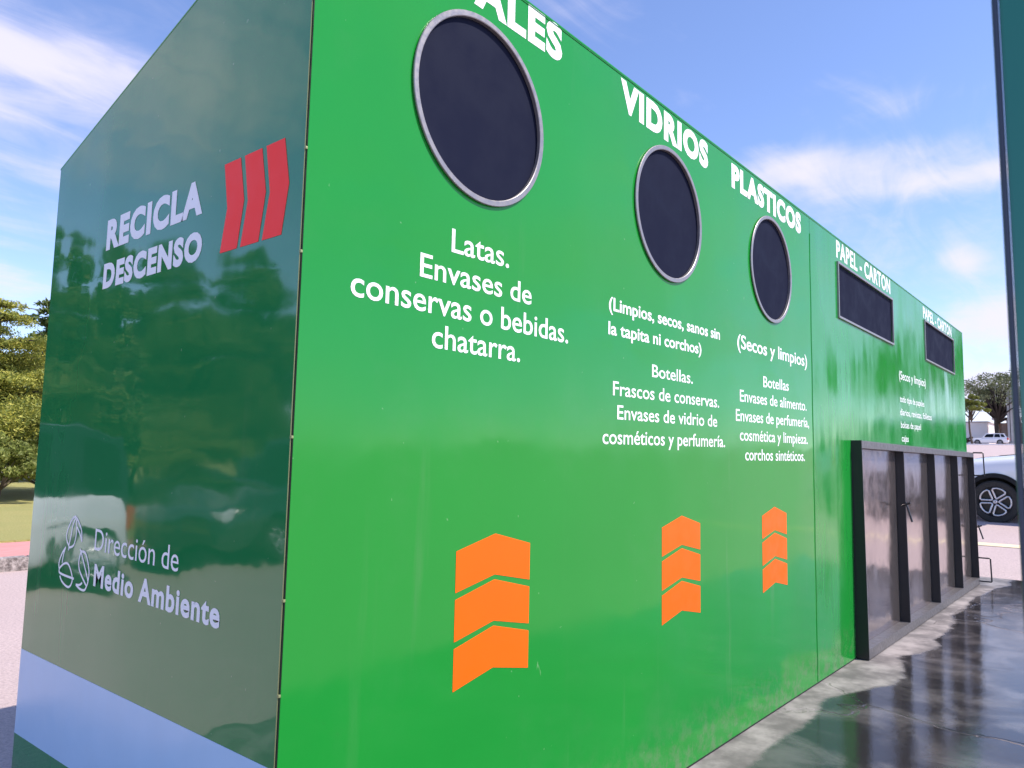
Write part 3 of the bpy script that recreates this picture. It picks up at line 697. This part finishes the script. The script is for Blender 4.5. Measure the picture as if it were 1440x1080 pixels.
b_ = broad('bush', 'round yellow green bush on the lawn under the golden cedar', 1.2, .95, .62, M['bush'], 14000, .04, 26, .03, None, .75, .35, 'bush'); b_.location = (4.05, 15.9, 0)
b2_ = copy_tree(b_); b2_.location = (5.15, 17.0, 0); b2_.scale = (1.05, 1.05, 1.1); b2_.rotation_euler = (0, 0, 2); b2_['label'] = 'second bush, half hidden by the container edge beside the white post'
b_['group'] = b2_['group'] = 'bushes under the cedar'
for x, y, s, lab in ((-7.2, 14.0, 1.3, 'large bush on the lawn facing the dark hatchback'),):
    q = copy_tree(b_); q.location = (x, y, 0); q.scale = (s, s, s); q['label'] = lab
bm = bmesh.new(); add_box(bm, (-.07, -.07, 0), (.07, .07, 1.45), .01); add_box(bm, (-.10, -.10, 1.45), (.10, .10, 1.52), .01)
po = from_bm('white_post', bm, M['car_white']); po.location = (6.15, 20.2, 0); tag(po, 'thin white post on the lawn beside the bush and container edge', 'post')
# power line
M['wood'] = plain('weathered_wood', (.14, .11, .09), .85, var=.3)
for i, (x, lab) in enumerate(((-36, 'wooden utility pole at the far end of the street'), (36, 'wooden utility pole hidden behind the container'))):
    r_ = tag(empty('utility_pole', (x, 28, -.1)), lab, 'utility pole', 'poles of the power line')
    bm = bmesh.new(); add_tube(bm, [(0, 0, 0), (0, 0, 7.2)], [.14, .09], 10); from_bm('pole', bm, M['wood'], r_)
    bm = bmesh.new(); add_box(bm, (-.05, -.7, 6.75), (.05, .7, 6.87), .01); from_bm('crossarm', bm, M['wood'], r_)
bm = bmesh.new(); add_tube(bm, [(x, 27.8, 6.78 - .95 * (1 - (x / 36) ** 2) ) for x in np.linspace(-36, 36, 41)], .014, 5)
tag(from_bm('overhead_wire', bm, M['plastic']), 'single dark power line crossing the sky above the golden cedar', 'power line')

# far side at the right: trees, wall, pergola
t = broad('acacia_tree', 'tall open spreading tree with grey green leaves behind the old white car', 10.4, 4.9, 6.2, M['acacia'], 9000, .14, 62, .34, None, .95, .3, 'tree', 'bark_dark', .25); t.location = (118, 13.3, gz(118) - .1)
t = broad('small_tree', 'small yellow green tree at the container edge beside the white wall', 7.0, 1.9, 5.0, M['lime'], 8000, .11, 24, .13, None, .95, .3, 'tree', 'bark', .3); t.location = (112, 15.5, gz(112) - .1)
wl = tag(empty('white_building', (121, 20, gz(121))), 'low white walled building behind the old white car', 'building')
M['wallwhite'] = plain('white_render', (.88, .82, .79), .9, var=.05, scale=1.2)
bm = bmesh.new(); add_box(bm, (0, -5.0, -.3), (8, 14, 3.0)); from_bm('wall', bm, M['wallwhite'], wl)
bm = bmesh.new(); add_box(bm, (-.25, -5.2, 3.004), (8.2, 14.2, 3.14), .02); from_bm('roof', bm, plain('roof_grey', (.5, .46, .45), .8), wl)
for y in (-1.2, 2.4, 6):
    bm = bmesh.new(); add_box(bm, (-.03, y, 1.0), (.06, y + 1.1, 2.2)); w_ = from_bm('window', bm, M['glass'], wl)
pg = tag(empty('pergola', (119.5, 11.2, gz(119.5))), 'pale pergola on thin brown posts right of the spreading tree trunk', 'pergola')
M['brown'] = plain('brown_wood', (.20, .12, .08), .8)
for k in range(6):
    for x in (0, 2.6):
        bm = bmesh.new(); add_box(bm, (x, -3.6 + k * 1.2, 0), (x + .16, -3.44 + k * 1.2, 3.3)); from_bm('post', bm, M['brown'], pg)
bm = bmesh.new(); add_box(bm, (-.3, -4, 3.304), (3, 3.0, 3.6), .02); from_bm('beam', bm, M['wallwhite'], pg)
bm = bmesh.new(); add_box(bm, (2.8, -3.9, 0), (2.9, 2.9, 3.0)); from_bm('screen', bm, plain('dim_screen', (.30, .24, .21), .9, var=.3, scale=2), pg)
cp = tag(empty('concrete_column', (117.2, 11.65, gz(117.2) - .1)), 'tall grey concrete column beside the teal panel edge', 'column')
M['conc'] = plain('grey_concrete', (.42, .42, .42), .85, var=.2, scale=1.5)
bm = bmesh.new(); add_box(bm, (-.4, -.55, 0), (.4, .15, 7.6), .03); add_box(bm, (-.35, .22, 0), (.35, .5, 7.2), .02); from_bm('shaft', bm, M['conc'], cp)
bm = bmesh.new(); add_box(bm, (-.6, -.75, 0), (.6, .7, .35), .03); from_bm('base', bm, M['conc'], cp)
sb = broad('shrub', 'low dark reddish shrub at the nose of the old white car', .9, .85, .55, leaf_mat('red_shrub', (.05, .025, .02), (.10, .04, .03), (.10, .08, .03)), 1500, .06, 14, .03, None, .75, .35, 'shrub', 'bark_dark'); sb.location = (113.5, 16.3, gz(113.5) - .02)
bm = bmesh.new(); add_box(bm, (110.2, -60, gz(110) - .5), (110.5, 60, gz(110.5) + .13), .01); tag(from_bm('kerb_far', bm, M['wallwhite']), kind='structure'); bpy.data.objects['kerb_far'].name = 'far_kerb'
